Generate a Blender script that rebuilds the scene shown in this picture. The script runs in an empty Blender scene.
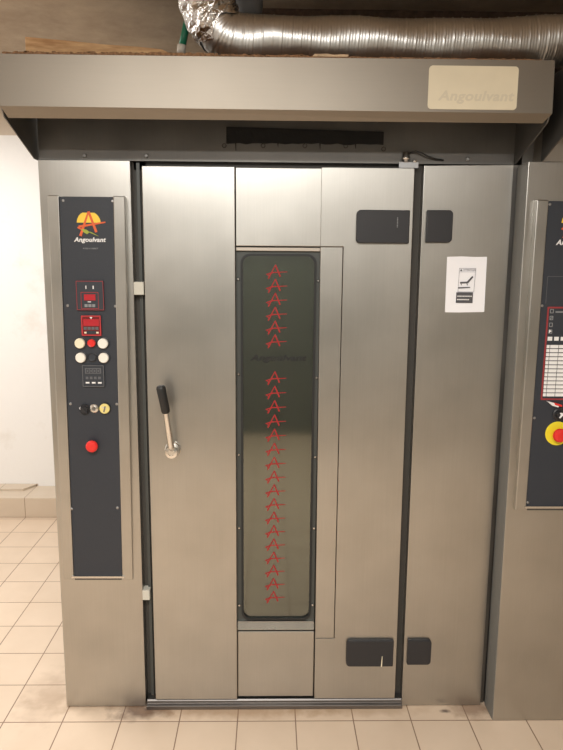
import bpy, bmesh, math, random
from mathutils import Vector, Matrix
random.seed(7)
S = bpy.context.scene
COL = S.collection
D2 = 2.0823           # camera distance to the oven front
CH = 1.5501           # camera height

# ------------------------------------------------------------------ materials
def nodes(name):
    m = bpy.data.materials.new(name); m.use_nodes = True
    nt = m.node_tree
    return m, nt, nt.nodes['Principled BSDF']
def lk(nt, a, b): nt.links.new(a, b)
def plain(name, col, rough=.5, metal=0, bump=0, bscale=60, emit=None, spec=.5, var=0):
    m, nt, p = nodes(name)
    p.inputs['Base Color'].default_value = (*col, 1)
    p.inputs['Roughness'].default_value = rough
    p.inputs['Metallic'].default_value = metal
    p.inputs['Specular IOR Level'].default_value = spec
    if var or bump:
        tc = nt.nodes.new('ShaderNodeTexCoord')
        n = nt.nodes.new('ShaderNodeTexNoise'); n.inputs['Scale'].default_value = bscale; n.inputs['Detail'].default_value = 4
        lk(nt, tc.outputs['Object'], n.inputs['Vector'])
        if var:
            r = nt.nodes.new('ShaderNodeValToRGB')
            r.color_ramp.elements[0].position = .3; r.color_ramp.elements[1].position = .7
            r.color_ramp.elements[0].color = (*[c*(1-var) for c in col], 1)
            r.color_ramp.elements[1].color = (*[min(1, c*(1+var)) for c in col], 1)
            lk(nt, n.outputs['Fac'], r.inputs['Fac']); lk(nt, r.outputs['Color'], p.inputs['Base Color'])
        if bump:
            b = nt.nodes.new('ShaderNodeBump'); b.inputs['Strength'].default_value = bump; b.inputs['Distance'].default_value = .002
            lk(nt, n.outputs['Fac'], b.inputs['Height']); lk(nt, b.outputs['Normal'], p.inputs['Normal'])
    if emit:
        p.inputs['Emission Color'].default_value = (*emit[0], 1); p.inputs['Emission Strength'].default_value = emit[1]
    return m
def steel(name, col=(.525, .51, .475), rough=.31, vertical=True, dirt=.17, streak=.05, bump=.12):
    m, nt, p = nodes(name)
    p.inputs['Metallic'].default_value = 1
    tc = nt.nodes.new('ShaderNodeTexCoord')
    mp = nt.nodes.new('ShaderNodeMapping')
    mp.inputs['Scale'].default_value = (420, 420, 5) if vertical else (5, 420, 420)
    lk(nt, tc.outputs['Object'], mp.inputs['Vector'])
    n = nt.nodes.new('ShaderNodeTexNoise'); n.inputs['Scale'].default_value = 1; n.inputs['Detail'].default_value = 3
    lk(nt, mp.outputs['Vector'], n.inputs['Vector'])
    n2 = nt.nodes.new('ShaderNodeTexNoise'); n2.inputs['Scale'].default_value = 3.5; n2.inputs['Detail'].default_value = 5
    lk(nt, tc.outputs['Object'], n2.inputs['Vector'])
    # colour: faint grain and blotchy wear
    r1 = nt.nodes.new('ShaderNodeMapRange'); r1.inputs['To Min'].default_value = 1-streak; r1.inputs['To Max'].default_value = 1+streak
    lk(nt, n.outputs['Fac'], r1.inputs['Value'])
    r2 = nt.nodes.new('ShaderNodeMapRange'); r2.inputs['From Min'].default_value = .3; r2.inputs['From Max'].default_value = .7
    r2.inputs['To Min'].default_value = 1-dirt; r2.inputs['To Max'].default_value = 1
    lk(nt, n2.outputs['Fac'], r2.inputs['Value'])
    mu = nt.nodes.new('ShaderNodeMath'); mu.operation = 'MULTIPLY'
    lk(nt, r1.outputs['Result'], mu.inputs[0]); lk(nt, r2.outputs['Result'], mu.inputs[1])
    vm = nt.nodes.new('ShaderNodeVectorMath'); vm.operation = 'SCALE'; vm.inputs[0].default_value = col
    lk(nt, mu.outputs[0], vm.inputs['Scale']); lk(nt, vm.outputs['Vector'], p.inputs['Base Color'])
    r3 = nt.nodes.new('ShaderNodeMapRange'); r3.inputs['To Min'].default_value = rough-.05; r3.inputs['To Max'].default_value = rough+.08
    lk(nt, n2.outputs['Fac'], r3.inputs['Value']); lk(nt, r3.outputs['Result'], p.inputs['Roughness'])
    b = nt.nodes.new('ShaderNodeBump'); b.inputs['Strength'].default_value = bump; b.inputs['Distance'].default_value = .001
    lk(nt, n.outputs['Fac'], b.inputs['Height']); lk(nt, b.outputs['Normal'], p.inputs['Normal'])
    return m

M = {}
M['steel'] = steel('brushed_steel')
M['steel_dull'] = steel('dull_hood_steel', (.27, .24, .20), .45, False, .10, .03, .08)
M['steel_dark'] = steel('grimy_shaded_steel', (.26, .25, .235), .5, True, .35, .05)  # grime on the header; on the hood cheeks shade put into the colour
M['steel_bright'] = steel('polished_steel', (.72, .70, .66), .25)
M['steel_grey'] = steel('grey_steel', (.42, .42, .42), .4)
M['beige_steel'] = steel('warm_steel', (.50, .45, .39), .5, False)
M['side_shade'] = plain('grey_side_shade', (.16, .16, .15), .5)
M['gap'] = plain('dark_gap', (.055, .050, .043), .6)
M['black'] = plain('black_plastic', (.022, .022, .025), .42, bump=.1, bscale=300)
M['panel'] = plain('black_fascia', (.028, .033, .043), .5, bump=.08, bscale=400, var=.12)
M['soot'] = plain('black_vent', (.006, .006, .006), .85, bump=.6, bscale=90)
M['white'] = plain('white_plastic', (.85, .82, .74), .35)
M['cream'] = plain('cream_plastic', (.85, .78, .58), .35)
M['yellow_lens'] = plain('yellow_plastic', (.80, .68, .25), .35)
M['red'] = plain('red_plastic', (.75, .03, .025), .35)
M['red_lens'] = plain('red_lens', (.45, .02, .03), .3)
M['red_dark'] = plain('dark_red_lens', (.16, .012, .015), .3)
M['red_line'] = plain('red_print', (.30, .035, .04), .5)
M['red_frame'] = plain('red_frame_plastic', (.48, .035, .04), .45)
M['latch'] = plain('pale_latch', (.60, .585, .51), .45)
M['red_door'] = plain('red_door_print', (.36, .03, .03), .6, spec=.2)
M['orange'] = plain('orange_print', (.72, .12, .03), .5)
M['sun'] = plain('sun_yellow_print', (.90, .62, .06), .5)
M['green_print'] = plain('green_print', (.35, .40, .05), .5)
M['white_print'] = plain('white_print', (.85, .85, .85), .5)
M['grey_print'] = plain('grey_print', (.25, .26, .27), .5)
M['dim_print'] = plain('dim_print', (.11, .115, .125), .5)
M['dark_print'] = plain('dark_print', (.008, .008, .008), .6)
M['ghost'] = plain('ghost_print', (.62, .56, .43), .5)
M['plate'] = plain('cream_plate', (.70, .63, .47), .45, var=.04, bscale=12)
M['paper'] = plain('white_paper', (.93, .94, .98), .7)
M['ink'] = plain('ink', (.09, .09, .10), .7)
M['ink_pale'] = plain('ink_pale', (.45, .45, .48), .7)
M['seal'] = plain('rubber_seal', (.014, .015, .015), .55)
M['winframe'] = plain('window_surround', (.075, .08, .075), .45, .3)
M['sill'] = steel('sill_steel', (.24, .225, .215), .45, False)
M['green'] = plain('green_pipe_paint', (.01, .19, .10), .4)
M['greypipe'] = plain('grey_pipe_paint', (.12, .12, .12), .6, bump=.2)
M['fitting'] = plain('white_fitting', (.65, .60, .52), .5)
M['cable'] = plain('black_cable', (.02, .02, .02), .5)
M['board'] = plain('cardboard', (.50, .37, .24), .9, bump=.4, var=.2, bscale=40)
M['grip'] = plain('black_grip', (.014, .014, .014), .45)
M['chrome'] = plain('chrome', (.78, .76, .72), .22, 1)

def wood():
    m, nt, p = nodes('sawn_wood')
    tc = nt.nodes.new('ShaderNodeTexCoord'); mp = nt.nodes.new('ShaderNodeMapping'); mp.inputs['Scale'].default_value = (3, 60, 60)
    lk(nt, tc.outputs['Object'], mp.inputs['Vector'])
    n = nt.nodes.new('ShaderNodeTexNoise'); n.inputs['Scale'].default_value = 1.3; n.inputs['Detail'].default_value = 5
    lk(nt, mp.outputs['Vector'], n.inputs['Vector'])
    r = nt.nodes.new('ShaderNodeValToRGB'); e = r.color_ramp.elements
    e[0].position = .3; e[0].color = (.34, .18, .075, 1); e[1].position = .7; e[1].color = (.62, .40, .20, 1)
    lk(nt, n.outputs['Fac'], r.inputs['Fac']); lk(nt, r.outputs['Color'], p.inputs['Base Color'])
    p.inputs['Roughness'].default_value = .75
    b = nt.nodes.new('ShaderNodeBump'); b.inputs['Strength'].default_value = .4; b.inputs['Distance'].default_value = .002
    lk(nt, n.outputs['Fac'], b.inputs['Height']); lk(nt, b.outputs['Normal'], p.inputs['Normal'])
    return m
M['wood'] = wood()
M['crud'] = plain('brown_dust', (.22, .12, .06), .95, bump=1, bscale=150, var=.5)

def foil(name, rough, wr, sc):
    m, nt, p = nodes(name)
    p.inputs['Metallic'].default_value = 1; p.inputs['Base Color'].default_value = (.60, .58, .56, 1)
    p.inputs['Roughness'].default_value = rough
    tc = nt.nodes.new('ShaderNodeTexCoord')
    n = nt.nodes.new('ShaderNodeTexNoise'); n.inputs['Scale'].default_value = sc; n.inputs['Detail'].default_value = 5
    lk(nt, tc.outputs['Object'], n.inputs['Vector'])
    b = nt.nodes.new('ShaderNodeBump'); b.inputs['Strength'].default_value = wr; b.inputs['Distance'].default_value = .01
    lk(nt, n.outputs['Fac'], b.inputs['Height']); lk(nt, b.outputs['Normal'], p.inputs['Normal'])
    return m
M['duct'] = foil('aluminium_duct', .36, .03, 30)
M['duct'].node_tree.nodes['Principled BSDF'].inputs['Base Color'].default_value = (.60, .59, .57, 1)
M['foil'] = foil('foil_tape', .14, .9, 38)

def glass():
    m, nt, p = nodes('oven_window_glass')
    nt.nodes.remove(p)
    out = nt.nodes['Material Output']
    t = nt.nodes.new('ShaderNodeBsdfTransparent'); t.inputs['Color'].default_value = (.50, .53, .47, 1)
    g = nt.nodes.new('ShaderNodeBsdfGlossy'); g.inputs['Color'].default_value = (.9, .93, .86, 1); g.inputs['Roughness'].default_value = .07
    mx = nt.nodes.new('ShaderNodeMixShader'); mx.inputs[0].default_value = .17
    lk(nt, t.outputs[0], mx.inputs[1]); lk(nt, g.outputs[0], mx.inputs[2]); lk(nt, mx.outputs[0], out.inputs['Surface'])
    return m
M['glass'] = glass()

def tiles(name, ox, oy, base, grout, stains=False, axes='XY', size=.2, var=.05):
    m, nt, p = nodes(name)
    geo = nt.nodes.new('ShaderNodeNewGeometry')
    mp = nt.nodes.new('ShaderNodeMapping'); mp.vector_type = 'POINT'
    mp.inputs['Location'].default_value = (-ox, -oy, 0)
    if axes == 'XZ':
        mp.inputs['Rotation'].default_value = (-math.pi/2, 0, 0)
    lk(nt, geo.outputs['Position'], mp.inputs['Vector'])
    br = nt.nodes.new('ShaderNodeTexBrick'); br.offset = 0; br.squash = 1
    br.inputs['Scale'].default_value = 1; br.inputs['Brick Width'].default_value = size; br.inputs['Row Height'].default_value = size
    br.inputs['Mortar Size'].default_value = .0022; br.inputs['Mortar Smooth'].default_value = .3
    br.inputs['Color1'].default_value = (*base, 1); br.inputs['Color2'].default_value = (*[c*(1-var) for c in base], 1)
    br.inputs['Mortar'].default_value = (*grout, 1)
    lk(nt, mp.outputs['Vector'], br.inputs['Vector'])
    n = nt.nodes.new('ShaderNodeTexNoise'); n.inputs['Scale'].default_value = 6; n.inputs['Detail'].default_value = 6
    lk(nt, geo.outputs['Position'], n.inputs['Vector'])
    r = nt.nodes.new('ShaderNodeMapRange'); r.inputs['From Min'].default_value = .35; r.inputs['From Max'].default_value = .7
    r.inputs['To Min'].default_value = 0; r.inputs['To Max'].default_value = .18
    lk(nt, n.outputs['Fac'], r.inputs['Value'])
    mx = nt.nodes.new('ShaderNodeMix'); mx.data_type = 'RGBA'
    lk(nt, r.outputs['Result'], mx.inputs['Factor']); lk(nt, br.outputs['Color'], mx.inputs['A'])
    mx.inputs['B'].default_value = (.42, .30, .19, 1)
    colout = mx.outputs['Result']
    if stains:
        # grime smears with a shape of their own on the tiles (positions on the floor)
        for (sx, sy, rx, ry, amt, c) in [(-.45, -.02, .11, .05, .9, (.12, .07, .05)), (-.60, .03, .25, .07, .35, (.3, .2, .12)),
                                         (-.10, -.02, .35, .045, .55, (.35, .21, .11)), (.72, -.02, .08, .05, .75, (.22, .13, .08)),
                                         (-.80, .06, .09, .16, .35, (.3, .2, .13)), (.30, -.02, .3, .035, .4, (.38, .24, .13)),
                                         (.622, -.03, .020, .011, 1.3, (.13, .09, .07))]:
            sep = nt.nodes.new('ShaderNodeVectorMath'); sep.operation = 'SUBTRACT'; sep.inputs[1].default_value = (sx, sy, 0)
            lk(nt, geo.outputs['Position'], sep.inputs[0])
            sc = nt.nodes.new('ShaderNodeVectorMath'); sc.operation = 'MULTIPLY'; sc.inputs[1].default_value = (1/rx, 1/ry, 0)
            lk(nt, sep.outputs[0], sc.inputs[0])
            ln = nt.nodes.new('ShaderNodeVectorMath'); ln.operation = 'LENGTH'; lk(nt, sc.outputs[0], ln.inputs[0])
            n3 = nt.nodes.new('ShaderNodeTexNoise'); n3.inputs['Scale'].default_value = 22; n3.inputs['Detail'].default_value = 5
            lk(nt, geo.outputs['Position'], n3.inputs['Vector'])
            ad = nt.nodes.new('ShaderNodeMath'); ad.operation = 'MULTIPLY_ADD'; ad.inputs[1].default_value = 1.6; 
            lk(nt, n3.outputs['Fac'], ad.inputs[0]); lk(nt, ln.outputs['Value'], ad.inputs[2])
            mr = nt.nodes.new('ShaderNodeMapRange'); mr.inputs['From Min'].default_value = 2.0; mr.inputs['From Max'].default_value = 1.15
            mr.inputs['To Min'].default_value = 0; mr.inputs['To Max'].default_value = min(1, amt)
            lk(nt, ad.outputs[0], mr.inputs['Value'])
            m2 = nt.nodes.new('ShaderNodeMix'); m2.data_type = 'RGBA'
            lk(nt, mr.outputs['Result'], m2.inputs['Factor']); lk(nt, colout, m2.inputs['A']); m2.inputs['B'].default_value = (*c, 1)
            colout = m2.outputs['Result']
    lk(nt, colout, p.inputs['Base Color'])
    p.inputs['Roughness'].default_value = .42
    b = nt.nodes.new('ShaderNodeBump'); b.inputs['Strength'].default_value = .35; b.inputs['Distance'].default_value = .002; b.invert = True
    lk(nt, br.outputs['Fac'], b.inputs['Height']); lk(nt, b.outputs['Normal'], p.inputs['Normal'])
    return m
M['floor'] = tiles('floor_tiles', -.9069, -.0773, (.68, .54, .41), (.20, .12, .08), True)
M['skirt'] = tiles('skirting_tiles', -.9069, 0, (.60, .50, .39), (.26, .18, .12), axes='XZ', size=.2)

def wallmat(name, col, dirt, sc, var):
    m, nt, p = nodes(name)
    geo = nt.nodes.new('ShaderNodeNewGeometry')
    n = nt.nodes.new('ShaderNodeTexNoise'); n.inputs['Scale'].default_value = sc; n.inputs['Detail'].default_value = 8; n.inputs['Roughness'].default_value = .65
    lk(nt, geo.outputs['Position'], n.inputs['Vector'])
    r = nt.nodes.new('ShaderNodeValToRGB'); e = r.color_ramp.elements
    e[0].position = .3; e[0].color = (*dirt, 1); e[1].position = var; e[1].color = (*col, 1)
    lk(nt, n.outputs['Fac'], r.inputs['Fac']); lk(nt, r.outputs['Color'], p.inputs['Base Color'])
    p.inputs['Roughness'].default_value = .8
    b = nt.nodes.new('ShaderNodeBump'); b.inputs['Strength'].default_value = .35; b.inputs['Distance'].default_value = .004
    n4 = nt.nodes.new('ShaderNodeTexNoise'); n4.inputs['Scale'].default_value = 45; n4.inputs['Detail'].default_value = 6
    lk(nt, geo.outputs['Position'], n4.inputs['Vector'])
    lk(nt, n4.outputs['Fac'], b.inputs['Height']); lk(nt, b.outputs['Normal'], p.inputs['Normal'])
    return m
M['wall'] = wallmat('white_wall', (.82, .80, .77), (.72, .68, .62), 2.5, .45)
M['plaster'] = wallmat('brown_plaster', (.50, .40, .29), (.32, .24, .165), 5, .7)
M['beige_plaster'] = wallmat('beige_plaster', (.62, .53, .43), (.5, .42, .33), 5, .7)
M['rear_wall'] = wallmat('cream_wall', (.40, .385, .35), (.33, .31, .28), 2, .6)
M['reflect_dark'] = plain('dark_reflected_panel', (.18, .185, .17), .6)
M['dark_band'] = plain('brown_band', (.11, .07, .05), .9, bump=.6, bscale=60, var=.35)

# ------------------------------------------------------------------ mesh helper
class MB:
    def __init__(s): s.bm = bmesh.new(); s.mats = []
    def mi(s, m):
        if m not in s.mats: s.mats.append(m)
        return s.mats.index(m)
    def box(s, x0, x1, y0, y1, z0, z1, m):
        v = [s.bm.verts.new(p) for p in ((x0,y0,z0),(x1,y0,z0),(x1,y1,z0),(x0,y1,z0),(x0,y0,z1),(x1,y0,z1),(x1,y1,z1),(x0,y1,z1))]
        for f in ((0,3,2,1),(4,5,6,7),(0,1,5,4),(1,2,6,5),(2,3,7,6),(3,0,4,7)):
            s.bm.faces.new([v[i] for i in f]).material_index = s.mi(m)
        return s
    def prism(s, pts, y0, y1, m):
        """outline in X,Z (either winding), front at y0, back at y1 (numbers or functions of x,z)"""
        a = sum(pts[i][0]*pts[(i+1) % len(pts)][1]-pts[(i+1) % len(pts)][0]*pts[i][1] for i in range(len(pts)))
        if a < 0: pts = pts[::-1]
        f0 = y0 if callable(y0) else (lambda x, z: y0)
        f1 = y1 if callable(y1) else (lambda x, z: y1)
        A = [s.bm.verts.new((x, f0(x, z), z)) for x, z in pts]; B = [s.bm.verts.new((x, f1(x, z), z)) for x, z in pts]
        k = s.mi(m); n = len(pts)
        s.bm.faces.new(A).material_index = k
        s.bm.faces.new(B[::-1]).material_index = k
        for i in range(n):
            j = (i+1) % n
            s.bm.faces.new((A[i], B[i], B[j], A[j])).material_index = k
        return s
    def xprism(s, pts, x0, x1, m):
        """outline in Y,Z extruded in X"""
        a = sum(pts[i][0]*pts[(i+1) % len(pts)][1]-pts[(i+1) % len(pts)][0]*pts[i][1] for i in range(len(pts)))
        if a < 0: pts = pts[::-1]
        A = [s.bm.verts.new((x0, y, z)) for y, z in pts]; B = [s.bm.verts.new((x1, y, z)) for y, z in pts]
        k = s.mi(m); n = len(pts)
        s.bm.faces.new(A[::-1]).material_index = k; s.bm.faces.new(B).material_index = k
        for i in range(n):
            j = (i+1) % n
            s.bm.faces.new((A[i], A[j], B[j], B[i])).material_index = k
        return s
    def ring(s, outer, inner, y0, y1, m):
        """frame between two outlines with the same number of points"""
        k = s.mi(m); n = len(outer)
        V = [[s.bm.verts.new((x, y, z)) for x, z in P] for P, y in ((outer, y0), (inner, y0), (outer, y1), (inner, y1))]
        for i in range(n):
            j = (i+1) % n
            for a, b, c, d in ((V[0][i], V[0][j], V[1][j], V[1][i]), (V[2][j], V[2][i], V[3][i], V[3][j]),
                               (V[0][j], V[0][i], V[2][i], V[2][j]), (V[1][i], V[1][j], V[3][j], V[3][i])):
                s.bm.faces.new((a, b, c, d)).material_index = k
        return s
    def tube(s, pts, rad, m, n=16, cap=True, smooth=True):
        pts = [Vector(p) for p in pts]
        if not hasattr(rad, '__len__'): rad = [rad]*len(pts)
        k = s.mi(m); rings = []; up = None
        for i, p in enumerate(pts):
            t = (pts[min(i+1, len(pts)-1)]-pts[max(i-1, 0)])
            if t.length < 1e-9: t = pts[-1]-pts[0]
            t.normalize()
            if up is None: up = Vector((0, 0, 1)) if abs(t.z) < .9 else Vector((1, 0, 0))
            u = (up-t*up.dot(t)).normalized(); w = t.cross(u); up = u
            rings.append([s.bm.verts.new(p+(u*math.cos(2*math.pi*q/n)+w*math.sin(2*math.pi*q/n))*rad[i]) for q in range(n)])
        for a, b in zip(rings, rings[1:]):
            for q in range(n):
                f = s.bm.faces.new((a[q], a[(q+1) % n], b[(q+1) % n], b[q])); f.material_index = k; f.smooth = smooth
        if cap:
            s.bm.faces.new(rings[0][::-1]).material_index = k; s.bm.faces.new(rings[-1]).material_index = k
        return s
    def knob(s, x, z, y, prof, m, n=24):
        """turned shape on the axis towards the viewer; prof = [(distance towards viewer, radius), ...]"""
        k = s.mi(m); rings = []
        for d, r in prof:
            rings.append([s.bm.verts.new((x+r*math.cos(2*math.pi*q/n), y-d, z+r*math.sin(2*math.pi*q/n))) for q in range(n)])
        for (a, b), (p0, p1) in zip(zip(rings, rings[1:]), zip(prof, prof[1:])):
            for q in range(n):
                f = s.bm.faces.new((a[q], a[(q+1) % n], b[(q+1) % n], b[q])); f.material_index = k
        s.bm.faces.new(rings[-1]).material_index = k
        return s
    def build(s, name, parent=None, bevel=0, shear=None, xf=None, autosmooth=False):
        if xf: 
            for v in s.bm.verts: v.co = xf(v.co)
        bmesh.ops.recalc_face_normals(s.bm, faces=s.bm.faces)
        c = sum((v.co for v in s.bm.verts), Vector())/len(s.bm.verts)
        mn = min(v.co.z for v in s.bm.verts)
        org = Vector((c.x, c.y, mn)) if parent is None else c
        for v in s.bm.verts: v.co -= org
        me = bpy.data.meshes.new(name); s.bm.to_mesh(me); s.bm.free()
        for m in s.mats: me.materials.append(M[m])
        o = bpy.data.objects.new(name, me); COL.objects.link(o)
        w = org
        if parent is not None:
            o.parent = parent; w = org-wloc(parent)
        o.location = w
        if bevel:
            b = o.modifiers.new('bevel', 'BEVEL'); b.width = bevel; b.segments = 2; b.limit_method = 'ANGLE'; b.angle_limit = math.radians(50)
        return o
def wloc(o):
    v = Vector(o.location)
    while o.parent: o = o.parent; v += Vector(o.location)
    return v
def thing(name, label, cat, loc=(0, 0, 0), group=None):
    o = bpy.data.objects.new(name, None); COL.objects.link(o); o.location = loc; o.empty_display_size = .1
    o['label'] = label; o['category'] = cat
    if group: o['group'] = group
    return o
def tag(o, label, cat, group=None, kind=None):
    o['label'] = label; o['category'] = cat
    if group: o['group'] = group
    if kind: o['kind'] = kind
    return o
def struct(o): o['kind'] = 'structure'; return o
def lab(o, s): o['label'] = s; return o
def rrect(x0, x1, z0, z1, r, seg=6, corners=(1, 1, 1, 1)):
    """rounded rectangle outline; corners: BL, BR, TR, TL"""
    out = []
    for (cx, cz, a0, on, px, pz) in ((x0+r, z0+r, 180, corners[0], x0, z0), (x1-r, z0+r, 270, corners[1], x1, z0),
                                     (x1-r, z1-r, 0, corners[2], x1, z1), (x0+r, z1-r, 90, corners[3], x0, z1)):
        for k in range(seg+1):
            if on:
                a = math.radians(a0+90*k/seg); out.append((cx+r*math.cos(a), cz+r*math.sin(a)))
            elif k == 0: out.append((px, pz))
    return out
def stroke(a, b, w0, w1=None):
    w1 = w0 if w1 is None else w1
    dx, dz = b[0]-a[0], b[1]-a[1]; l = math.hypot(dx, dz); nx, nz = -dz/l, dx/l
    return [(a[0]+nx*w0/2, a[1]+nz*w0/2), (a[0]-nx*w0/2, a[1]-nz*w0/2), (b[0]-nx*w1/2, b[1]-nz*w1/2), (b[0]+nx*w1/2, b[1]+nz*w1/2)]
def text(name, body, cx, z, y, width, height, m, parent, bold=.02, shear=.25, rot=0, tilt=0, depth=.0004):
    cu = bpy.data.curves.new(name, 'FONT'); cu.body = body; cu.size = 1; cu.shear = shear; cu.offset = bold; cu.extrude = .01; cu.space_character = 1+bold*2
    cu.resolution_u = 3
    t = bpy.data.objects.new(name+'_tmp', cu); COL.objects.link(t)
    bpy.context.view_layer.update()
    dg = bpy.context.evaluated_depsgraph_get()
    me = bpy.data.meshes.new_from_object(t.evaluated_get(dg)); me.name = name
    bpy.data.objects.remove(t)
    xs = [v.co.x for v in me.vertices]; ys = [v.co.y for v in me.vertices]
    x0, x1, y0, y1 = min(xs), max(xs), min(ys), max(ys)
    for v in me.vertices:
        a = ((v.co.x-x0)/(x1-x0)-.5)*width; b = ((v.co.y-y0)/(y1-y0)-.5)*height; c = v.co.z/.01*depth
        a, b = a*math.cos(rot)-b*math.sin(rot), a*math.sin(rot)+b*math.cos(rot)
        v.co = (a, -c, b)
    me.materials.clear(); me.materials.append(M[m])
    o = bpy.data.objects.new(name, me); COL.objects.link(o)
    o.location = Vector((cx, y, z))-(wloc(parent) if parent else Vector())
    if parent: o.parent = parent
    o.rotation_euler.x = tilt
    return o
def near(x, z, y):
    """where a point seen at (x, z) on the oven front plane really is when it stands out to depth y"""
    k = (D2+y)/D2
    return x*k, CH+(z-CH)*k

# ------------------------------------------------------------------ room
struct(MB().box(-2.6, 2.6, -3.75, 2.1, -.1, 0, 'floor').build('floor'))
struct(MB().box(-2.6, 2.6, -3.75, 2.1, 2.5, 2.6, 'plaster').build('ceiling'))
wb = MB().box(-2.6, 2.6, 1.97, 2.1, 0, 2.295, 'wall')
wb.box(-2.6, 2.6, 1.97, 2.1, 2.295, 2.5, 'beige_plaster')
struct(wb.build('wall_back'))
struct(MB().box(-2.7, -2.6, -3.75, 2.1, 0, 2.5, 'wall').build('wall_left'))
struct(MB().box(2.6, 2.7, -3.75, 2.1, 0, 2.5, 'rear_wall').build('wall_right'))
rw = MB().box(-2.6, -1.0, -3.85, -3.75, 0, 2.5, 'rear_wall').box(.75, 2.6, -3.85, -3.75, 0, 2.5, 'rear_wall').box(-1.0, .75, -3.85, -3.75, 2.1, 2.5, 'rear_wall')
struct(rw.build('wall_front'))
struct(MB().box(-1.0, .75, -3.83, -3.77, 0, 2.1, 'reflect_dark').build('reflection_panel_1'))  # unseen dark panel added for its reflection in the oven window
sk = MB().box(-2.6, -.72, 1.748, 1.97, 0, .127, 'skirt')
struct(sk.build('baseboard_back', bevel=.004))
sl = MB().prism([(-2.6, 1.87), (-1.56, 1.87), (-1.50, 1.969), (-2.6, 1.969)], 0, 1, 'skirt')
def flat(co): return Vector((co.x, co.z, 0.127+.014*(1-co.y)))
struct(sl.build('trim_1', xf=flat))
struct(MB().box(-.15, 2.6, .55, .80, 2.30, 2.5, 'dark_band').build('trim_2'))  # dark brown bar across the right of the ceiling

# ------------------------------------------------------------------ the oven
oven = thing('rack_oven', 'tall brushed steel bakery rack oven with central window door and hood', 'oven', (0, .4, 0))
MB().box(-.70, .745, .06, 1.1, 0.0, 2.05, 'steel_dark').build('body', oven)
# control column: folded sheet, open towards the door gap
col = MB()
col.prism([(-.7155, .002), (-.4355, .002), (-.4335, 1.8635), (-.7155, 1.8635)], 0, .058, 'steel')
column = col.build('control_column', oven, bevel=.002)
# hinge side panel
rp = MB().prism([(.4745, .002), (.758, .002), (.7535, 1.8625), (.4735, 1.8575)], -.002, .058, 'steel')
side_panel = rp.build('side_panel', oven, bevel=.002)
# header above the doors, inside the hood
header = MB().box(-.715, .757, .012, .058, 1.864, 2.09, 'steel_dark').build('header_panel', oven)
vt = MB()
random.seed(3)
pts = [(-.138, 1.966), (.346, 1.955)]
bot = []
for i in range(25):
    x = .346-(.484)*i/24; bot.append((x, 1.921+random.uniform(-.0035, .0015)-.002*(i/24)))
vt.prism([(-.138, 1.966), (.346, 1.956)]+bot, .004, .013, 'soot')
for x in (-.11, .02, .15, .26): vt.tube([(x, .008, 1.924), (x+.001, .008, 1.905+random.uniform(-.01, .005))], [.0022, .0006], 'soot', n=6)
vt.build('vent_grille', header)
for i, (x, z) in enumerate(((-.574, 1.877), (-.3845, 1.879), (.611, 1.879))):
    MB().knob(x, z, .012, [(0, .006), (.004, .006), (.006, .004)], 'steel_grey').build('bolt', header)
for x, z in ((.3475, 1.906), (.23, 1.914), (.1037, 1.913), (-.0253, 1.912), (-.145, 1.911)):
    ring = [(x+.006*math.cos(a), .008, z+.006*math.sin(a)) for a in [math.radians(d) for d in range(0, 331, 30)]]
    MB().tube([(x, .013, z+.006)]+ring[3:]+ring[:3], .0014, 'gap', n=6).build('ring_hook', header)
# dark liner behind the door gaps
ln = MB().box(-.4345, -.392, .035, .06, .0, 1.864, 'gap')
ln.box(-.420, -.410, .024, .036, .03, 1.86, 'winframe').box(.440, .475, .03, .06, .0, 1.864, 'gap')
ln.box(-.43, .475, .035, .06, 1.84, 1.866, 'gap')
ln.box(.745, .774, .015, .059, 0, 1.864, 'steel_dark')  # strip added so the gap beside the neighbour reads less black
ln.build('door_frame', oven)
# sill
si = MB().xprism([(-.018, 0), (.06, 0), (.06, .030), (-.002, .030), (-.006, .026), (-.006, .018), (-.018, .014)], -.43, .474, 'sill')
si.build('sill', oven, bevel=.0015)
# small pale latch blocks in the gap
lab(MB().box(-.434, -.402, -.002, .036, 1.453, 1.494, 'latch').build('latch_block', oven, bevel=.002), 'upper cream latch block in the dark gap')
lab(MB().box(-.436, -.411, -.002, .036, .408, .444, 'latch').build('latch_block', oven, bevel=.002), 'lower cream latch block in the dark gap')

# ---- door
dr = MB()
dr.prism([(-.398, .036), (-.111, .036), (-.1115, 1.8465), (-.3965, 1.8465)], -.012, .030, 'steel')
door = dr.build('door', oven, bevel=.002)
lab(MB().box(-.1095, .1575, -.005, .030, 1.6085, 1.845, 'steel').build('top_panel', door, bevel=.0015), 'steel panel above the window')
lab(MB().box(-.1095, .1585, -.004, .030, .041, .292, 'steel').build('bottom_panel', door, bevel=.003), 'steel panel below the window')
r = MB()
r.prism([(.1555, 1.6085), (.2285, 1.6085), (.2285, .268), (.161, .268), (.1615, .037), (.4475, .037), (.4425, 1.8475), (.1555, 1.8475)], -.010, .030, 'steel')
r.prism([(.1612, .2695), (.2262, .2695), (.2265, 1.6065), (.1562, 1.6065)], -.0095, .030, 'steel')
lab(r.build('right_panel', door, bevel=.0012), 'steel panel right of the window with an inset strip')
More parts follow.
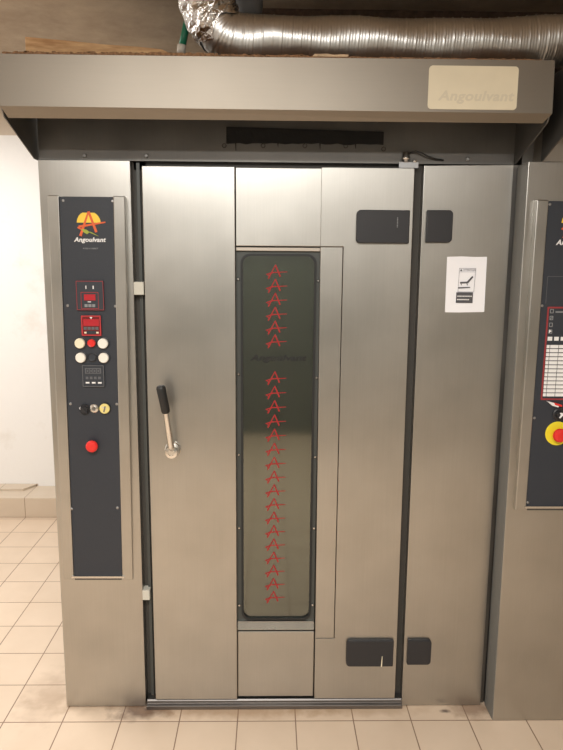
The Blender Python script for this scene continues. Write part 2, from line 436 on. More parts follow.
# window surround: flat frame with rounded opening
outer = rrect(-.1105, .1570, .297, 1.6085, .0008, 6)
inner = rrect(-.0955, .1460, .329, 1.5845, .030, 6)
MB().ring(outer, inner, .010, .032, 'winframe').build('window_frame', door)
lab(MB().box(-.1095, .156, -.001, .012, 1.5935, 1.604, 'beige_steel').build('glazing_bar', door, bevel=.001), 'steel strip along the top of the window')
lab(MB().xprism([(-.002, .296), (.012, .296), (.012, .322), (.006, .322)], -.1095, .157, 'steel_bright').box(-.1095, .157, .002, .012, .3225, .326, 'steel').build('glazing_bar', door, bevel=.001), 'steel strip along the foot of the window')
i2 = rrect(-.0885, .1390, .336, 1.5775, .026, 6)
MB().ring(inner, i2, .004, .020, 'seal').build('window_seal', door)
MB().prism(rrect(-.090, .1405, .3345, 1.579, .026, 6), .012, .018, 'glass').build('window_pane', door)
# screws down the window edge
for zz in (1.497, 1.19, .92, .66, .393):
    for xx in (-.103, .1515):
        MB().knob(xx, zz+random.uniform(-.01, .01), .010, [(0, .0042), (.006, .0042), (.008, .0025)], 'steel_bright', n=12).build('screw', door)
# dim chamber behind the pane
ch = MB()
ch.box(-.13, .19, .058, .0585, .30, 1.62, 'gap')
# printed emblems on the pane
em = MB()
def emblem(mb, cx, cz, w, m, y0, y1, k=1):
    u = w/135.
    P = lambda x, z: (cx+(x-232)*u, cz-(z-108)*u*1.05)
    mb.prism(stroke(P(225, 64), P(178, 150), 5.5*u, 9*u), y0, y1, m)
    mb.prism(stroke(P(224, 64), P(256, 137), 8*u, 10*u), y0-.0001, y1, m)
    mb.prism(stroke(P(196, 112), P(302, 107), 8*u, 4*u), y0-.0002, y1, m)
    mb.prism(stroke(P(163, 124), P(206, 112), 5*u, 9*u), y0-.0003, y1, m)
    mb.prism(stroke(P(170, 122), P(190, 140), 6*u, 5*u), y0-.0004, y1, m)
for i in range(6): emblem(em, .0190, 1.528-.0446*i, .066, 'red_door', .0112, .012)
lab(em.build('emblem_print', door), 'upper run of six red letter marks')
em = MB()
for i in range(17): emblem(em, .0190, 1.184-.0483*i, .066, 'red_door', .0112, .012)
lab(em.build('emblem_print', door), 'lower run of seventeen red letter marks')
text('lettering', 'Angoulvant', .0265, 1.2485, .0115, .186, .027, 'dark_print', door, .035, .3)
# handle
h = MB()
h.knob(-.3185, .9490, -.012, [(0, .0265), (.006, .0265), (.008, .024), (.034, .0215), (.040, .0195), (.041, .011), (.039, .010)], 'chrome', 32)
h.build('handle_hub', door)
gx0, gz0 = near(-.3405, 1.068, -.072); gx1, gz1 = near(-.3570, 1.160, -.082)
ax, az = near(-.3270, .955, -.052)
MB().tube([(ax+.002, -.040, az-.012), (ax, -.052, az), (ax*.4+gx0*.6, -.064, az*.4+gz0*.6), (gx0, -.072, gz0), ((gx0+gx1)/2, -.077, (gz0+gz1)/2)], [.0115, .0108, .0095, .009, .009], 'chrome').build('handle_arm', door)
g0 = Vector((gx0, -.072, gz0)); g1 = Vector((gx1, -.082, gz1))
gp_ = [g0.lerp(g1, t) for t in (0, .03, .1, .5, .9, .97, 1)]
MB().tube(gp_, [.009, .0125, .014, .0142, .0148, .0130, .009], 'grip', 20).build('handle_grip', door)

# hinge covers
def cover(x0, x1, z0, z1, corners, parent, label, y=-.012):
    mb = MB().prism(rrect(x0, x1, z0, z1, .013, 5, corners), y-.011, y+.003, 'black')
    return lab(mb.build('hinge_cover', parent, bevel=.003), label)
c1 = cover(.266, .4315, 1.619, 1.7205, (1, 0, 0, 1), door, 'upper wide black hinge cover')
c2 = cover(.270, .4345, .1675, .2665, (1, 0, 0, 1), door, 'lower wide black hinge cover')
c3 = cover(.4865, .569, 1.623, 1.7225, (0, 1, 1, 0), side_panel, 'upper small black hinge cover', -.003)
c4 = cover(.486, .569, .1675, .262, (0, 1, 1, 0), side_panel, 'lower small black hinge cover', -.003)
mk = MB()
for i in range(7): mk.box(.3915, .3945, -.0237, -.0228, 1.668+.0045*i, 1.671+.0045*i, 'grey_print')
mk.build('hinge_mark', door)
MB().prism(stroke((.395, .208), (.3935, .169), .0015, .004), -.0237, -.0228, 'cream').build('scratch_mark', door)
# door pivot and cable on top
pv = MB().box(.395, .455, -.004, .012, 1.849, 1.866, 'steel_grey')
pv.tube([(.417, .002, 1.866), (.417, .002, 1.896)], .010, 'steel_grey', 14).tube([(.417, .002, 1.874), (.417, .002, 1.882)], .013, 'chrome', 14)
pv.tube([(.444, .0, 1.866), (.444, .0, 1.873)], .007, 'chrome', 12)
pv.build('pivot_bracket', oven)
MB().tube([(.424, .002, 1.893), (.444, -.004, 1.899), (.465, -.004, 1.893), (.485, -.001, 1.884), (.51, .004, 1.877), (.535, .010, 1.875)], .0026, 'cable', 8).build('sensor_cable', oven)

# ---- control panel on a column: raised folded rails either side of a black fascia
def console(parent, colobj, x0r, x1r, xl, xr, z0, z1, py, ptop, pbot, shear, side='both'):
    """rails x0r..xl and xr..x1r, fascia xl..xr; stands out by ptop at the top and pbot at the foot"""
    dep = lambda z: py-(pbot+(ptop-pbot)*(z-z0)/(z1-z0))
    sh = lambda z: shear*(z1-z)/(z1-z0)
    def xf(c): return Vector((c.x+sh(c.z), c.y, c.z))
    r = MB()
    for a, b in ((x0r, xl), (xr, x1r)):
        r.prism([(a, z0-.014), (b, z0-.014), (b, z1+.003), (a, z1+.003)], lambda x, z: dep(z), py+.002, 'steel')
    lab(r.build('console_rails', colobj, bevel=.003, xf=xf), 'raised steel rails beside the black control panel')
    f = MB().prism([(xl+.001, z0), (xr-.001, z0), (xr-.001, z1), (xl+.001, z1)], lambda x, z: dep(z)+.004, py+.002, 'panel')
    fas = f.build('control_panel', parent, xf=xf)
    lb = MB().box(xl-.006, xr+.008, dep(z0)-.004, dep(z0)+.006, z0-.006, z0+.001, 'steel_bright')
    lb.box(xl+.004, xr-.002, dep(z0)-.0005, dep(z0)+.003, z0-.013, z0-.0062, 'gap')
    lb.build('panel_lip', fas, xf=xf)
    return fas, (lambda z: dep(z)+.004), sh
CON = dict(z0=.500, z1=1.7515)
fas, dep, sh = console(oven, column, -.6825, -.4465, -.6475, -.4825, CON['z0'], CON['z1'], 0, .030, .008, -.0185)
def P(x, z):   # point on the fascia from its seen place on the front plane
    y = dep(z)
    k = (D2+y)/D2
    return x*k, CH+(z-CH)*k, y
def fk(name, mb, label=None):
    o = mb.build(name, fas)
    if label: lab(o, label)
    return o
for x, z in ((-.643, 1.742), (-.491, 1.742), (-.645, 1.418), (-.494, 1.417), (-.651, 1.098), (-.5005, 1.098), (-.664, .738), (-.511, .742)):
    xx, zz, y = P(x, z)
    fk('screw', MB().knob(xx, zz, y, [(0, .0045), (.0015, .0045), (.0025, .003)], 'steel_grey', 14))
# temperature controllers
def ctl(x0, x1, z0, z1):
    a, c, y = P((x0+x1)/2, (z0+z1)/2); w = (x1-x0)/2; hh = (z1-z0)/2
    return a, c, y, w, hh
a, c, y, w, hh = ctl(-.6135, -.5285, 1.4005, 1.4995)
m1 = MB().box(a-w, a+w, y-.007, y+.002, c-hh*.92, c+hh*.92, 'panel')
o4 = lambda q: rrect(a-w*q, a+w*q, c-hh*q*.92, c+hh*q*.92, .002, 2)
m1.ring(o4(1.0), o4(.96), y-.0078, y-.006, 'red_line')
m1.ring(rrect(a-w*.68, a+w*.62, c-hh*.84, c+hh*.22, .002, 2), rrect(a-w*.64, a+w*.58, c-hh*.80, c+hh*.18, .002, 2), y-.0078, y-.006, 'red_line')
m1.box(a-w*.30, a-w*.24, y-.0085, y-.006, c+hh*.42, c+hh*.62, 'white_print').box(a+w*.22, a+w*.30, y-.0085, y-.006, c+hh*.42, c+hh*.62, 'white_print')
m1.box(a-w*.44, a+w*.40, y-.009, y-.006, c-hh*.30, c+hh*.08, 'red_lens')
for q in (-.42, -.14, .14): m1.box(a+w*q, a+w*(q+.22), y-.009, y-.006, c-hh*.72, c-hh*.54, 'grey_print')
m1.box(a-w*.18, a+w*.06, y-.0085, y-.006, c-hh*.42, c-hh*.37, 'white_print')
lab(fk('controller', m1), 'upper dark square controller with red display')
a, c, y, w, hh = ctl(-.602, -.5405, 1.3225, 1.3865)
m2 = MB().box(a-w, a+w, y-.006, y+.002, c-hh, c+hh, 'red_dark')
m2.ring(rrect(a-w, a+w, c-hh, c+hh, .002, 2), rrect(a-w*.88, a+w*.88, c-hh*.88, c+hh*.88, .002, 2), y-.008, y-.005, 'red_frame')
m2.box(a-w*.8, a+w*.8, y-.0075, y-.005, c-hh*.02, c+hh*.65, 'red_lens')
for q in (-.78, -.38, .02, .42): m2.box(a+w*q, a+w*(q+.32), y-.008, y-.005, c-hh*.40, c-hh*.12, 'dim_print')
m2.box(a-w*.5, a+w*.45, y-.007, y-.005, c-hh*.82, c-hh*.5, 'panel')
m2.box(a-w*.72, a-w*.5, y-.0085, y-.005, c-hh*.76, c-hh*.60, 'cream').box(a+w*.5, a+w*.74, y-.0085, y-.005, c-hh*.76, c-hh*.60, 'cream')
m2.prism([(a-w*.12, c+hh*.86), (a+w*.16, c+hh*.86), (a+w*.02, c+hh*.66)], y-.0088, y-.005, 'white_print')
lab(fk('controller', m2), 'small red square controller')
def button(x, z, r, m, label, hgt=.010, ring='black', rr=1.22):
    xx, zz, y = P(x, z)
    mb = MB().knob(xx, zz, y, [(0, r*rr), (.0035, r*rr), (.004, r*rr*.93)], ring)
    mb.knob(xx, zz, y-.003, [(0, r), (hgt-.002, r), (hgt, r*.86), (hgt-.0008, r*.7)], m)
    return lab(fk('push_button', mb), label)
button(-.6095, 1.298, .0160, 'cream', 'upper left cream push button')
button(-.5725, 1.2988, .0125, 'red', 'small red push button between the cream ones')
button(-.5360, 1.298, .0160, 'white', 'upper right white push button')
button(-.6090, 1.2515, .0160, 'white', 'lower left white push button')
button(-.5355, 1.2515, .0160, 'white', 'lower right white push button')
button(-.5725, 1.2525, .0125, 'panel', 'black push button between the lower white ones', .004)
a, c, y, w, hh = ctl(-.6060, -.5370, 1.157, 1.2265)
m3 = MB().box(a-w, a+w, y-.006, y+.002, c-hh, c+hh, 'panel')
m3.ring(rrect(a-w, a+w, c-hh, c+hh, .002, 2), rrect(a-w*.94, a+w*.94, c-hh*.94, c+hh*.94, .002, 2), y-.0075, y-.005, 'dim_print')
m3.box(a-w*.74, a+w*.74, y-.0072, y-.005, c+hh*.22, c+hh*.74, 'dim_print')
for q in (-.66, -.33, 0, .33):
    m3.ring(rrect(a+w*(q+.03), a+w*(q+.28), c+hh*.30, c+hh*.66, .001, 1), rrect(a+w*(q+.09), a+w*(q+.22), c+hh*.37, c+hh*.59, .001, 1), y-.0076, y-.0065, 'panel')
for q in (-.7, -.32, .06, .44): m3.box(a+w*q, a+w*(q+.24), y-.0070, y-.005, c-hh*.30, c-hh*.06, 'dim_print')
for q in (-.72, -.15, .42): m3.box(a+w*q, a+w*(q+.34), y-.0075, y-.005, c-hh*.70, c-hh*.56, 'white_print')
lab(fk('controller', m3), 'grey and black square timer')
xx, zz, y = P(-.604, 1.081)
sw = MB().knob(xx, zz, y, [(0, .017), (.004, .017), (.006, .0155), (.006, .012), (.016, .011)], 'black')
sw.prism(stroke((xx-.010, zz+.009), (xx+.010, zz-.010), .006), y-.019, y-.012, 'black')
sw.knob(xx-.0125, zz+.004, y-.005, [(0, .0042), (.003, .0042)], 'white_print', 12)
lab(fk('selector_knob', sw), 'black selector knob with white pointer')
xx, zz, y = P(-.5735, 1.084)
kb = MB().knob(xx, zz, y, [(0, .0145), (.006, .0145), (.008, .012), (.009, .0085), (.0075, .008)], 'chrome')
kb.knob(xx, zz, y-.0075, [(0, .006), (.001, .006)], 'steel_dark', 12)
lab(fk('key_switch', kb), 'chrome key switch')
xx, zz, y = P(-.5385, 1.0845)
kb = MB().knob(xx, zz, y, [(0, .0185), (.005, .0185), (.007, .0175)], 'black')
kb.knob(xx, zz, y-.004, [(0, .0165), (.006, .0165), (.008, .014), (.0072, .012)], 'yellow_lens')
kb.prism(stroke((xx-.009, zz+.006), (xx+.006, zz+.002), .004), y-.0135, y-.008, 'fitting').prism(stroke((xx-.002, zz-.010), (xx+.003, zz+.008), .004), y-.0137, y-.008, 'steel_dark')
lab(fk('push_button', kb), 'yellow lamp button')
xx, zz, y = P(-.5825, .960)
kb = MB().knob(xx, zz, y, [(0, .011), (.012, .011), (.012, .018), (.016, .0195), (.022, .019), (.026, .015), (.0275, .008)], 'red', 32)
kb.knob(xx, zz, y, [(0, .016), (.003, .016)], 'black')
lab(fk('stop_button', kb), 'red mushroom stop button')

def logo(parent, cx, cz, u, y):
    """sun, A and swoosh; cx, cz = middle of the sun's straight edge; u = metres per unit (sun radius 115)"""
    s = MB()
    arc = [(cx+118*u*math.cos(math.radians(a)), cz+112*u*math.sin(math.radians(a))) for a in range(0, 181, 10)]
    s.prism(arc, y-.0005, y+.001, 'sun')
    g = lambda x, z: (cx+x*u, cz+z*u)
    s.prism(stroke(g(2, 108), g(-88, -130), 16*u, 26*u), y-.0008, y+.001, 'orange')
    s.prism(stroke(g(2, 108), g(72, -92), 24*u, 24*u), y-.0010, y+.001, 'orange')
    s.prism(stroke(g(-100, -40), g(165, 6), 22*u, 14*u), y-.0012, y+.001, 'orange')
    s.prism(stroke(g(-112, -46), g(-60, -72), 16*u, 14*u), y-.0007, y+.001, 'orange')
    s.prism([g(-78, -62), g(-30, -66), g(8, -92), g(-22, -112), g(-50, -96)], y-.0013, y+.001, 'green_print')
    s.prism(stroke(g(8, -92), g(90, -130), 12*u, 3*u), y-.0009, y+.001, 'green_print')
    o = s.build('logo_print', parent)
    text('lettering', 'Angoulvant', cx+5*u, cz-172*u, y-.0004, 318*u, 60*u, 'white_print', parent, .026, .25, depth=.0010)
    text('small_print', 'FOURS A CHARIOT', cx+8*u, cz-252*u, y-.0004, 150*u, 15*u, 'grey_print', parent, .02, 0)
xx, zz, y = P(-.5675, 1.6755)
logo(fas, xx, zz, .0356/115*1.0, y)

# ---- hood
HF = -.235
hd = MB()
hx0, hx1, hz = -.7275, .7640, 2.0965
hd.prism([(hx0, 1.965), (hx1, 1.962), (hx1-.003, hz+.001), (hx0+.0005, hz-.002)], HF, HF+.0025, 'steel_dull')          # front
# folded lip, mitred
def lipf(mb):
    k = mb.mi('steel_dull')
    A = [(hx0, HF, 1.965), (hx1, HF, 1.962), (hx1-.016, HF+.020, 1.9405), (hx0+.013, HF+.020, 1.9385)]
    B = [(p[0], p[1]+.003, p[2]+.002) for p in A]
    va = [mb.bm.verts.new(p) for p in A]; vb = [mb.bm.verts.new(p) for p in B]
    mb.bm.faces.new(va).material_index = k; mb.bm.faces.new(vb[::-1]).material_index = k
    for i in range(4):
        j = (i+1) % 4; mb.bm.faces.new((va[i], vb[i], vb[j], va[j])).material_index = k
lipf(hd)
hd.box(hx0, hx1-.002, HF+.002, .30, hz-.003, hz, 'steel_dull')                       # top sheet
hood = hd.build('hood', oven)
for x0, x1, n in ((hx0, hx0+.003, 'l'), (hx1-.006, hx1-.003, 'r')):
    ck = MB().xprism([(HF+.003, hz-.003), (.056, hz-.003), (.056, 1.865), (0, 1.865), (HF+.018, 1.941), (HF+.003, 1.963)], x0, x1, 'steel_dark')
    lab(ck.build('side_cheek', hood), 'left sloping end plate of the hood' if n == 'l' else 'right sloping end plate of the hood')
pl = MB().prism(rrect(.4225, .6645, 1.9695, 2.0805, .010, 6), HF-.0015, HF+.0005, 'plate').build('name_plate', hood)
text('plate_lettering', 'Angoulvant', .553, 2.0005, HF-.0016, .208, .034, 'ghost', hood, .03, .2)

# ------------------------------------------------------------------ the neighbouring oven
nb = thing('rack_oven', 'second steel oven cut off by the right edge of the photo, standing forward', 'oven', (1.2, .4, 0))
NY = -.08
MB().box(.778, 1.62, 0, 1.1, 0, 2.05, 'steel_dark').build('body', nb)
ncol = MB().prism([(.776, .0005), (1.06, .0005), (1.06, 1.8605), (.768, 1.8605)], NY, .001, 'steel').build('control_column', nb, bevel=.002)
lab(MB().prism([(.7735, .004), (.7780, .004), (.7700, 1.858), (.7655, 1.858)], NY+.004, .0, 'side_shade').build('side_shade_strip', ncol), 'grey strip shading the column side that faces the gap')  # strip added over the column side, its shade put into the grey
MB().box(1.10, 1.60, NY, -.001, .036, 1.845, 'steel').build('door', nb, bevel=.002)
MB().box(.812, 1.62, NY+.012, -.001, 1.8615, 2.09, 'beige_steel').build('header_panel', nb)
nh = MB()
nh.box(.812, 1.62, NY-.235, NY-.232, 1.962, 2.098, 'steel_dull').box(.812, 1.62, NY-.232, .3, 2.093, 2.096, 'steel_dull')
nhood = nh.build('hood', nb)
MB().xprism([(NY-.232, 2.093), (NY+.011, 2.093), (NY+.011, 1.862), (NY, 1.862), (NY-.218, 1.941), (NY-.232, 1.963)], .8085, .812, 'steel_dark').build('side_cheek', nhood)  # shadow side of the cheek put into its dark steel colour
nf, dep2, sh2 = console(nb, ncol, .793, 1.045, .8285, 1.010, .788, 1.7445, NY, .022, .022, 0)
NYF = dep2(1.2)
def nk(name, mb, label=None):
    o = mb.build(name, nf)
    if label: lab(o, label)
    return o
for x, z in ((.833, 1.433), (.835, 1.080), (.8335, 1.735), (.8335, .80)):
    nk('screw', MB().knob(x, z, NYF, [(0, .0042), (.0015, .0042), (.0025, .003)], 'steel_grey', 14))
cd = MB()
cx0, cx1, cz0, cz1 = .850, .990, 1.138, 1.430
cd.ring(rrect(cx0, cx1, cz0, cz1, .002, 2), rrect(cx0+.005, cx1-.005, cz0+.005, cz1-.005, .002, 2), NYF-.0012, NYF+.001, 'red_line')
for i in range(4):
    zc = 1.4165-.021*i
    cd.ring(rrect(.859, .870, zc-.0065, zc+.0065, .002, 2), rrect(.861, .868, zc-.0045, zc+.0045, .001, 2), NYF-.001, NYF+.001, 'grey_print')
    if i == 3: cd.prism([(.860, zc-.005), (.868, zc+.002), (.860, zc+.006)], NYF-.0013, NYF+.001, 'white_print')
    if i == 1: cd.prism(stroke((.862, zc-.004), (.867, zc+.004), .002), NYF-.0013, NYF+.001, 'grey_print')
for k in range(6): cd.box(.8575+.0205*k, .8715+.0205*k, NYF-.0014, NYF+.001, 1.3255, 1.3375, 'white_print')
for i in range(13):
    z = 1.3120-.0127*i
    cd.box(.8565, .8655, NYF-.0014, NYF+.001, z-.0100, z, 'white_print')
    for k in range(4): cd.box(.8675+.0275*k, .8930+.0275*k, NYF-.0014, NYF+.001, z-.0100, z, 'white_print')
cd.box(.876, .90, NYF-.001, NYF+.001, 1.412, 1.416, 'grey_print')
nk('programme_chart', cd, 'red outlined chart of white boxes')
lv = MB().prism([(.868, 1.1355), (.905, 1.126), (.905, 1.116), (.886, 1.121)], NYF-.010, NYF+.001, 'white_print').prism([(.890, 1.131), (.915, 1.124), (.915, 1.118), (.893, 1.124)], NYF-.011, NYF, 'red')
nk('indicator', lv)
kb = MB().knob(.910, 1.093, NYF, [(0, .019), (.005, .019), (.007, .016), (.007, .012), (.018, .011)], 'black').prism([(.906, 1.101), (.916, 1.100), (.918, 1.093), (.908, 1.083), (.905, 1.085), (.910, 1.094)], NYF-.0195, NYF-.016, 'white_print')
nk('selector_knob', kb, 'black selector knob with white pointer')
kb = MB().knob(.9115, 1.030, NYF, [(0, .0385), (.0025, .0385), (.003, .036)], 'yellow_lens', 40)
M['estop_yellow'] = plain('bright_yellow', (.85, .72, .03), .45)
kb.mats = ['estop_yellow']
kb.knob(.9125, 1.028, NYF, [(.002, .012), (.014, .012), (.014, .021), (.020, .0225), (.026, .020), (.028, .012)], 'red', 32)
nk('stop_button', kb, 'red stop button on a yellow disc')
logo(nf, .914, 1.681, .0356/115*1.12, NYF)
nk('groove_line', MB().box(.843, 1.0, NYF-.0005, NYF+.0005, 1.521, 1.5225, 'dim_print').box(.843, .8442, NYF-.0005, NYF+.0005, 1.44, 1.5225, 'dim_print'))

# ------------------------------------------------------------------ paper notice
nt_ = thing('paper_notice', 'white paper notice with a small pictogram stuck on the steel side panel', 'notice', (.622, -.003, 1.405))
pp = [(.5598, 1.4045), (.600, 1.4040), (.648, 1.4052), (.6865, 1.4062), (.6850, 1.5805), (.645, 1.5798), (.603, 1.5812), (.5580, 1.5795)]
def warp(x, z): return -.0034-.0012*abs(math.sin((x-.5)*22))*(.3+abs(z-1.49)*8)
MB().prism(pp, warp, lambda x, z: warp(x, z)+.0004, 'paper').build('sheet', nt_)
nx = lambda u: .5572+.1283*(u-95)/375
nz = lambda v: 1.5800-.1750*(v-60)/520
Yn = -.0072
pr = MB()
ol = [(nx(212), nz(385)), (nx(365), nz(385)), (nx(372), nz(165)), (nx(215), nz(165))]
il = [(nx(216), nz(389)), (nx(361), nz(389)), (nx(368), nz(169)), (nx(219), nz(169))]
pr.ring(ol, il, Yn+.0012, Yn+.003, 'ink_pale')
pr.prism(stroke((nx(214), nz(200)), (nx(370), nz(200)), .0008), Yn+.001, Yn+.003, 'ink_pale')
pr.prism([(nx(200), nz(392)), (nx(355), nz(392)), (nx(355), nz(492)), (nx(200), nz(492))], Yn, Yn+.003, 'ink')
pr.prism(stroke((nx(230), nz(302)), (nx(300), nz(298)), .0050), Yn+.0002, Yn+.003, 'ink')
pr.prism(stroke((nx(298), nz(300)), (nx(345), nz(243)), .0056, .0045), Yn+.0004, Yn+.003, 'ink')
pr.prism(stroke((nx(238), nz(302)), (nx(243), nz(325)), .0016), Yn+.0005, Yn+.003, 'ink')
pr.prism(stroke((nx(292), nz(302)), (nx(300), nz(325)), .0016), Yn+.0006, Yn+.003, 'ink')
pr.prism(stroke((nx(214), nz(350)), (nx(325), nz(345)), .0042, .003), Yn+.0003, Yn+.003, 'ink')
pr.prism([(nx(225), nz(192)), (nx(243), nz(192)), (nx(234), nz(174))], Yn+.0001, Yn+.003, 'ink')
for (u0, u1, v) in ((210, 345, 428), (210, 320, 460)):
    u = u0
    while u < u1:
        w = random.choice((7, 10, 13)); pr.box(nx(u), nx(min(u+w, u1)), Yn-.0004, Yn+.001, nz(v+5), nz(v-5), 'white_print'); u += w+3
pr.build('pictogram_print', nt_)
text('heading', 'ATTENTION', nx(308), nz(182), Yn+.0008, nx(365)-nx(252), .0055, 'ink_pale', nt_, .02, 0)

# ------------------------------------------------------------------ things on top of the hood
# flexible duct
def duct_path():
    P_ = [(1.5, -.10, 2.20), (.95, -.10, 2.188), (.835, -.10, 2.184), (.654, -.10, 2.174), (.45, -.10, 2.168), (.22, -.10, 2.171), (.02, -.10, 2.171),
          (-.075, -.10, 2.173), (-.128, -.10, 2.188), (-.160, -.10, 2.222), (-.182, -.10, 2.27), (-.199, -.10, 2.33), (-.214, -.10, 2.41), (-.225, -.10, 2.502)]
    P_ = [Vector((p[0], p[1], p[2]+.0045)) for p in P_[:-1]]+[Vector(P_[-1])]
    out = []
    for i in range(len(P_)-1):
        p0 = P_[max(i-1, 0)]; p1 = P_[i]; p2 = P_[i+1]; p3 = P_[min(i+2, len(P_)-1)]
        n = max(2, int((p2-p1).length/.0022))
        for k in range(n):
            t = k/n
            out.append(.5*((2*p1)+(-p0+p2)*t+(2*p0-5*p1+4*p2-p3)*t*t+(-p0+3*p1-3*p2+p3)*t**3))
    out.append(P_[-1]); return out
path = duct_path()
Ls = [0]
for a_, b_ in zip(path, path[1:]): Ls.append(Ls[-1]+(b_-a_).length)
duct = thing('flexible_duct', 'corrugated aluminium ventilation duct lying along the hood top and turning upward', 'duct', (.3, -.10, 2.0965))
db = bmesh.new(); n = 56; rings = []
up = Vector((0, 0, 1))
for i, p in enumerate(path):
    t = (path[min(i+1, len(path)-1)]-path[max(i-1, 0)]).normalized()
    u = Vector((0, 1, 0)); w = t.cross(u).normalized()
    ring_ = []
    for q in range(n):
        a_ = 2*math.pi*q/n
        ph = (Ls[i]/.0265+q/n) % 1.0
        rr = .0685
        if ph < .10: rr += .0018*math.sin(math.pi*ph/.10)
        else: rr += .00035*math.sin((ph-.1)/.9*math.pi*6)
        rr += .0016*math.sin(Ls[i]*23+3*math.sin(a_))+.0003*math.sin(Ls[i]*61+a_*3)
        ring_.append(db.verts.new(p+(u*math.cos(a_)+w*math.sin(a_))*rr))
    rings.append(ring_)
for a_, b_ in zip(rings, rings[1:]):
    for q in range(n):
        f = db.faces.new((a_[q], a_[(q+1) % n], b_[(q+1) % n], b_[q])); f.smooth = True
bmesh.ops.recalc_face_normals(db, faces=db.faces)
mb = MB(); mb.bm = db; mb.mats = ['duct']
mb.build('duct_hose', duct)
# foil tape wrap around the bend
st = next(i for i, p in enumerate(path) if p.z > 2.204 and p.x < 0)
fw = bmesh.new(); rings = []
random.seed(11)
seg = path[st:st+128:4]; n = 30
nz_ = [[random.uniform(-1, 1) for _ in range(n)] for _ in seg]
for i, p in enumerate(seg):
    j = st+4*i
    t = (path[min(j+3, len(path)-1)]-path[j-3]).normalized(); u = Vector((0, 1, 0)); w = t.cross(u).normalized()
    rings.append([fw.verts.new(p+(u*math.cos(2*math.pi*q/n)+w*math.sin(2*math.pi*q/n))*((.0765+.0042*nz_[i][q]) if i > 1 else .0715+.0012*nz_[i][q])+t*(.012*math.sin(q*.9)+.006*nz_[i][q])*(1 if i in (0, len(seg)-1) else .3)) for q in range(n)])
for a_, b_ in zip(rings, rings[1:]):
    for q in range(n):
        f = fw.faces.new((a_[q], a_[(q+1) % n], b_[(q+1) % n], b_[q])); f.smooth = False
mb = MB(); mb.bm = fw; mb.mats = ['foil']
lab(mb.build('foil_wrap', duct), 'crumpled shiny foil tape around the bend')

gp2 = thing('green_pipe', 'thin green pipe rising from the hood top beside the foil wrapped bend', 'pipe', (-.268, .04, 2.0965))
MB().tube([(-.2690, .0, 2.188), (-.2610, .0, 2.222), (-.2530, .0, 2.256), (-.2475, .01, 2.285), (-.240, .05, 2.36), (-.235, .08, 2.50)], .0108, 'green').build('pipe', gp2)
MB().tube([(-.274, .0, 2.0967), (-.2715, .0, 2.176)], .009, 'fitting').tube([(-.2715, .0, 2.172), (-.2690, .0, 2.196)], .013, 'fitting').build('pipe_fitting', gp2)

tag(MB().tube([(-.071, .10, 2.5), (-.071, .10, 2.335), (-.071, .10, 2.312), (-.071, .10, 2.302)], [.043, .043, .038, .022], 'greypipe', 24).build('ceiling_pipe'),
    'grey pipe end hanging from the ceiling behind the duct bend', 'pipe')

# plank lying askew, left end towards the viewer
A_ = Vector((-.662, -.205, 0)); B_ = Vector((-.245, -.125, 0)); d = (B_-A_).normalized(); nn = Vector((-d.y, d.x, 0)); L = (B_-A_).length
pk = MB()
prof = []
secs = [(0, .0, .0365), (.004, 0, .037), (.12, 0, .0350), (.20, 0, .0325), (.30, .0, .0330), (.36, .003, .0310), (.385, .006, .022), (L, .008, .013)]
rg = []
for (s_, lo, hi) in secs:
    c0 = A_+d*s_; base = 2.1115
    rg.append([pk.bm.verts.new((c0+nn*o_+Vector((0, 0, base+h_)))) for o_, h_ in ((0, lo), (.08, lo), (.08, hi), (0, hi))])
pk.mi('wood')
for a_, b_ in zip(rg, rg[1:]):
    for q in range(4): pk.bm.faces.new((a_[q], a_[(q+1) % 4], b_[(q+1) % 4], b_[q]))
pk.bm.faces.new(rg[0][::-1]); pk.bm.faces.new(rg[-1])
plank = pk.build('wooden_plank', bevel=.0015)
tag(plank, 'rough split wooden plank lying on the left end of the hood top', 'plank')

# brown dust and crumbs along the hood's top edge
cb = MB(); random.seed(21)
x = -.715
prev = None; k = cb.mi('crud')
while x < .73:
    hgt = .0035+.004*random.random()+(.0045 if x < .12 else 0)*random.random()+(.003 if -.4 < x < -.15 else 0)
    yf = -.2325+.002*random.random()
    cur = [cb.bm.verts.new(q_) for q_ in ((x, yf, 2.0975), (x, yf+.001, 2.0975+hgt*.7), (x, yf+.012, 2.0965+hgt), (x, yf+.055, 2.0965+min(hgt, .006)), (x, yf+.12, 2.0975))]
    if prev:
        for a_, b_, c_, e_ in zip(prev, cur, cur[1:], prev[1:]): cb.bm.faces.new((a_, b_, c_, e_))
    prev = cur; x += random.uniform(.004, .010)
for _ in range(60):
    cx_ = random.uniform(-.7, .1); s_ = random.uniform(.002, .005)
    cb.box(cx_, cx_+s_*random.uniform(1, 3), -.229, -.222, 2.099, 2.1015+s_, 'crud')
cr = cb.build('dust_debris'); tag(cr, 'brown dust and crumbs lying along the front edge of the hood top', 'debris', kind='stuff')
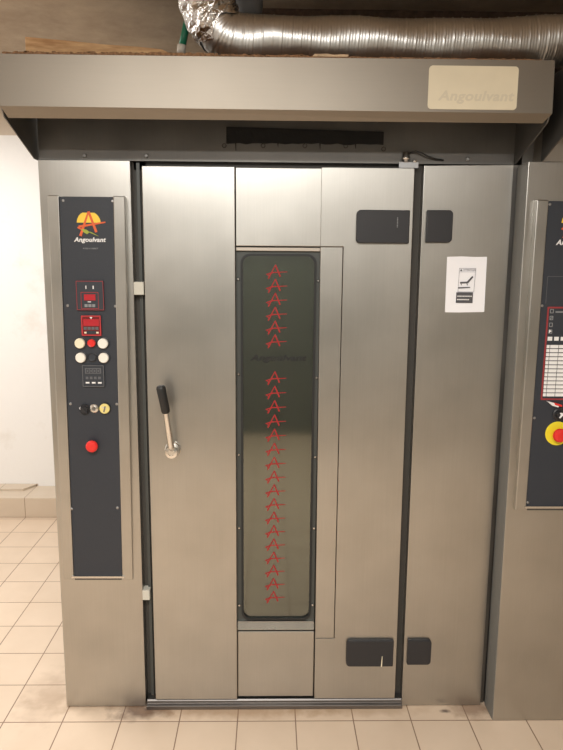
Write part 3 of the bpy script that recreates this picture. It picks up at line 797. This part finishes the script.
sc_ = MB().prism([(.108, 2.1005), (.150, 2.100), (.204, 2.1005), (.207, 2.106), (.190, 2.107), (.165, 2.1055), (.150, 2.108), (.115, 2.107)], -.232, -.206, 'board').build('cardboard_scrap', bevel=.001)
tag(sc_, 'pale torn cardboard scrap lying on the hood edge under the duct', 'scrap')

# ------------------------------------------------------------------ lights
def area(name, loc, sx, sy, power, col, rot=(0, 0, 0)):
    l = bpy.data.lights.new(name, 'AREA'); l.shape = 'RECTANGLE'; l.size = sx; l.size_y = sy; l.energy = power; l.color = col
    o = bpy.data.objects.new(name, l); COL.objects.link(o); o.location = loc; o.rotation_euler = rot
    return o
area('ceiling_light_aisle', (-1.75, .55, 2.46), .25, 1.3, 50, (1, .99, .97))
area('ceiling_light_main', (-.35, -1.9, 2.47), 1.3, .25, 58, (1, .975, .93))
area('ceiling_light_rear', (.1, -2.9, 2.47), 2.6, .3, 60, (1, .975, .93))
w = bpy.data.worlds.new('room_air'); S.world = w; w.use_nodes = True
w.node_tree.nodes['Background'].inputs['Color'].default_value = (.9, .92, 1, 1); w.node_tree.nodes['Background'].inputs['Strength'].default_value = .03

# ------------------------------------------------------------------ camera
cam = bpy.data.cameras.new('camera'); co = bpy.data.objects.new('camera', cam); COL.objects.link(co)
f_px, pit, yaw, rol = 648.775, .1680, .0177, .0077
cam.sensor_fit = 'VERTICAL'; cam.sensor_height = 36; cam.lens = f_px/750*36
cam.clip_start = .02
co.location = (0, -D2, CH)
co.matrix_world = Matrix.Translation((0, -D2, CH)) @ Matrix.Rotation(-yaw, 4, 'Z') @ Matrix.Rotation(math.pi/2-pit, 4, 'X') @ Matrix.Rotation(rol, 4, 'Z')
S.camera = co
S.view_settings.view_transform = 'Standard'; S.view_settings.look = 'None'; S.view_settings.gamma = 1
S.view_settings.use_curve_mapping = False
S.view_settings.exposure = -0.08
S.cycles.max_bounces = 8; S.cycles.diffuse_bounces = 5; S.cycles.glossy_bounces = 5
S.cycles.use_denoising = True
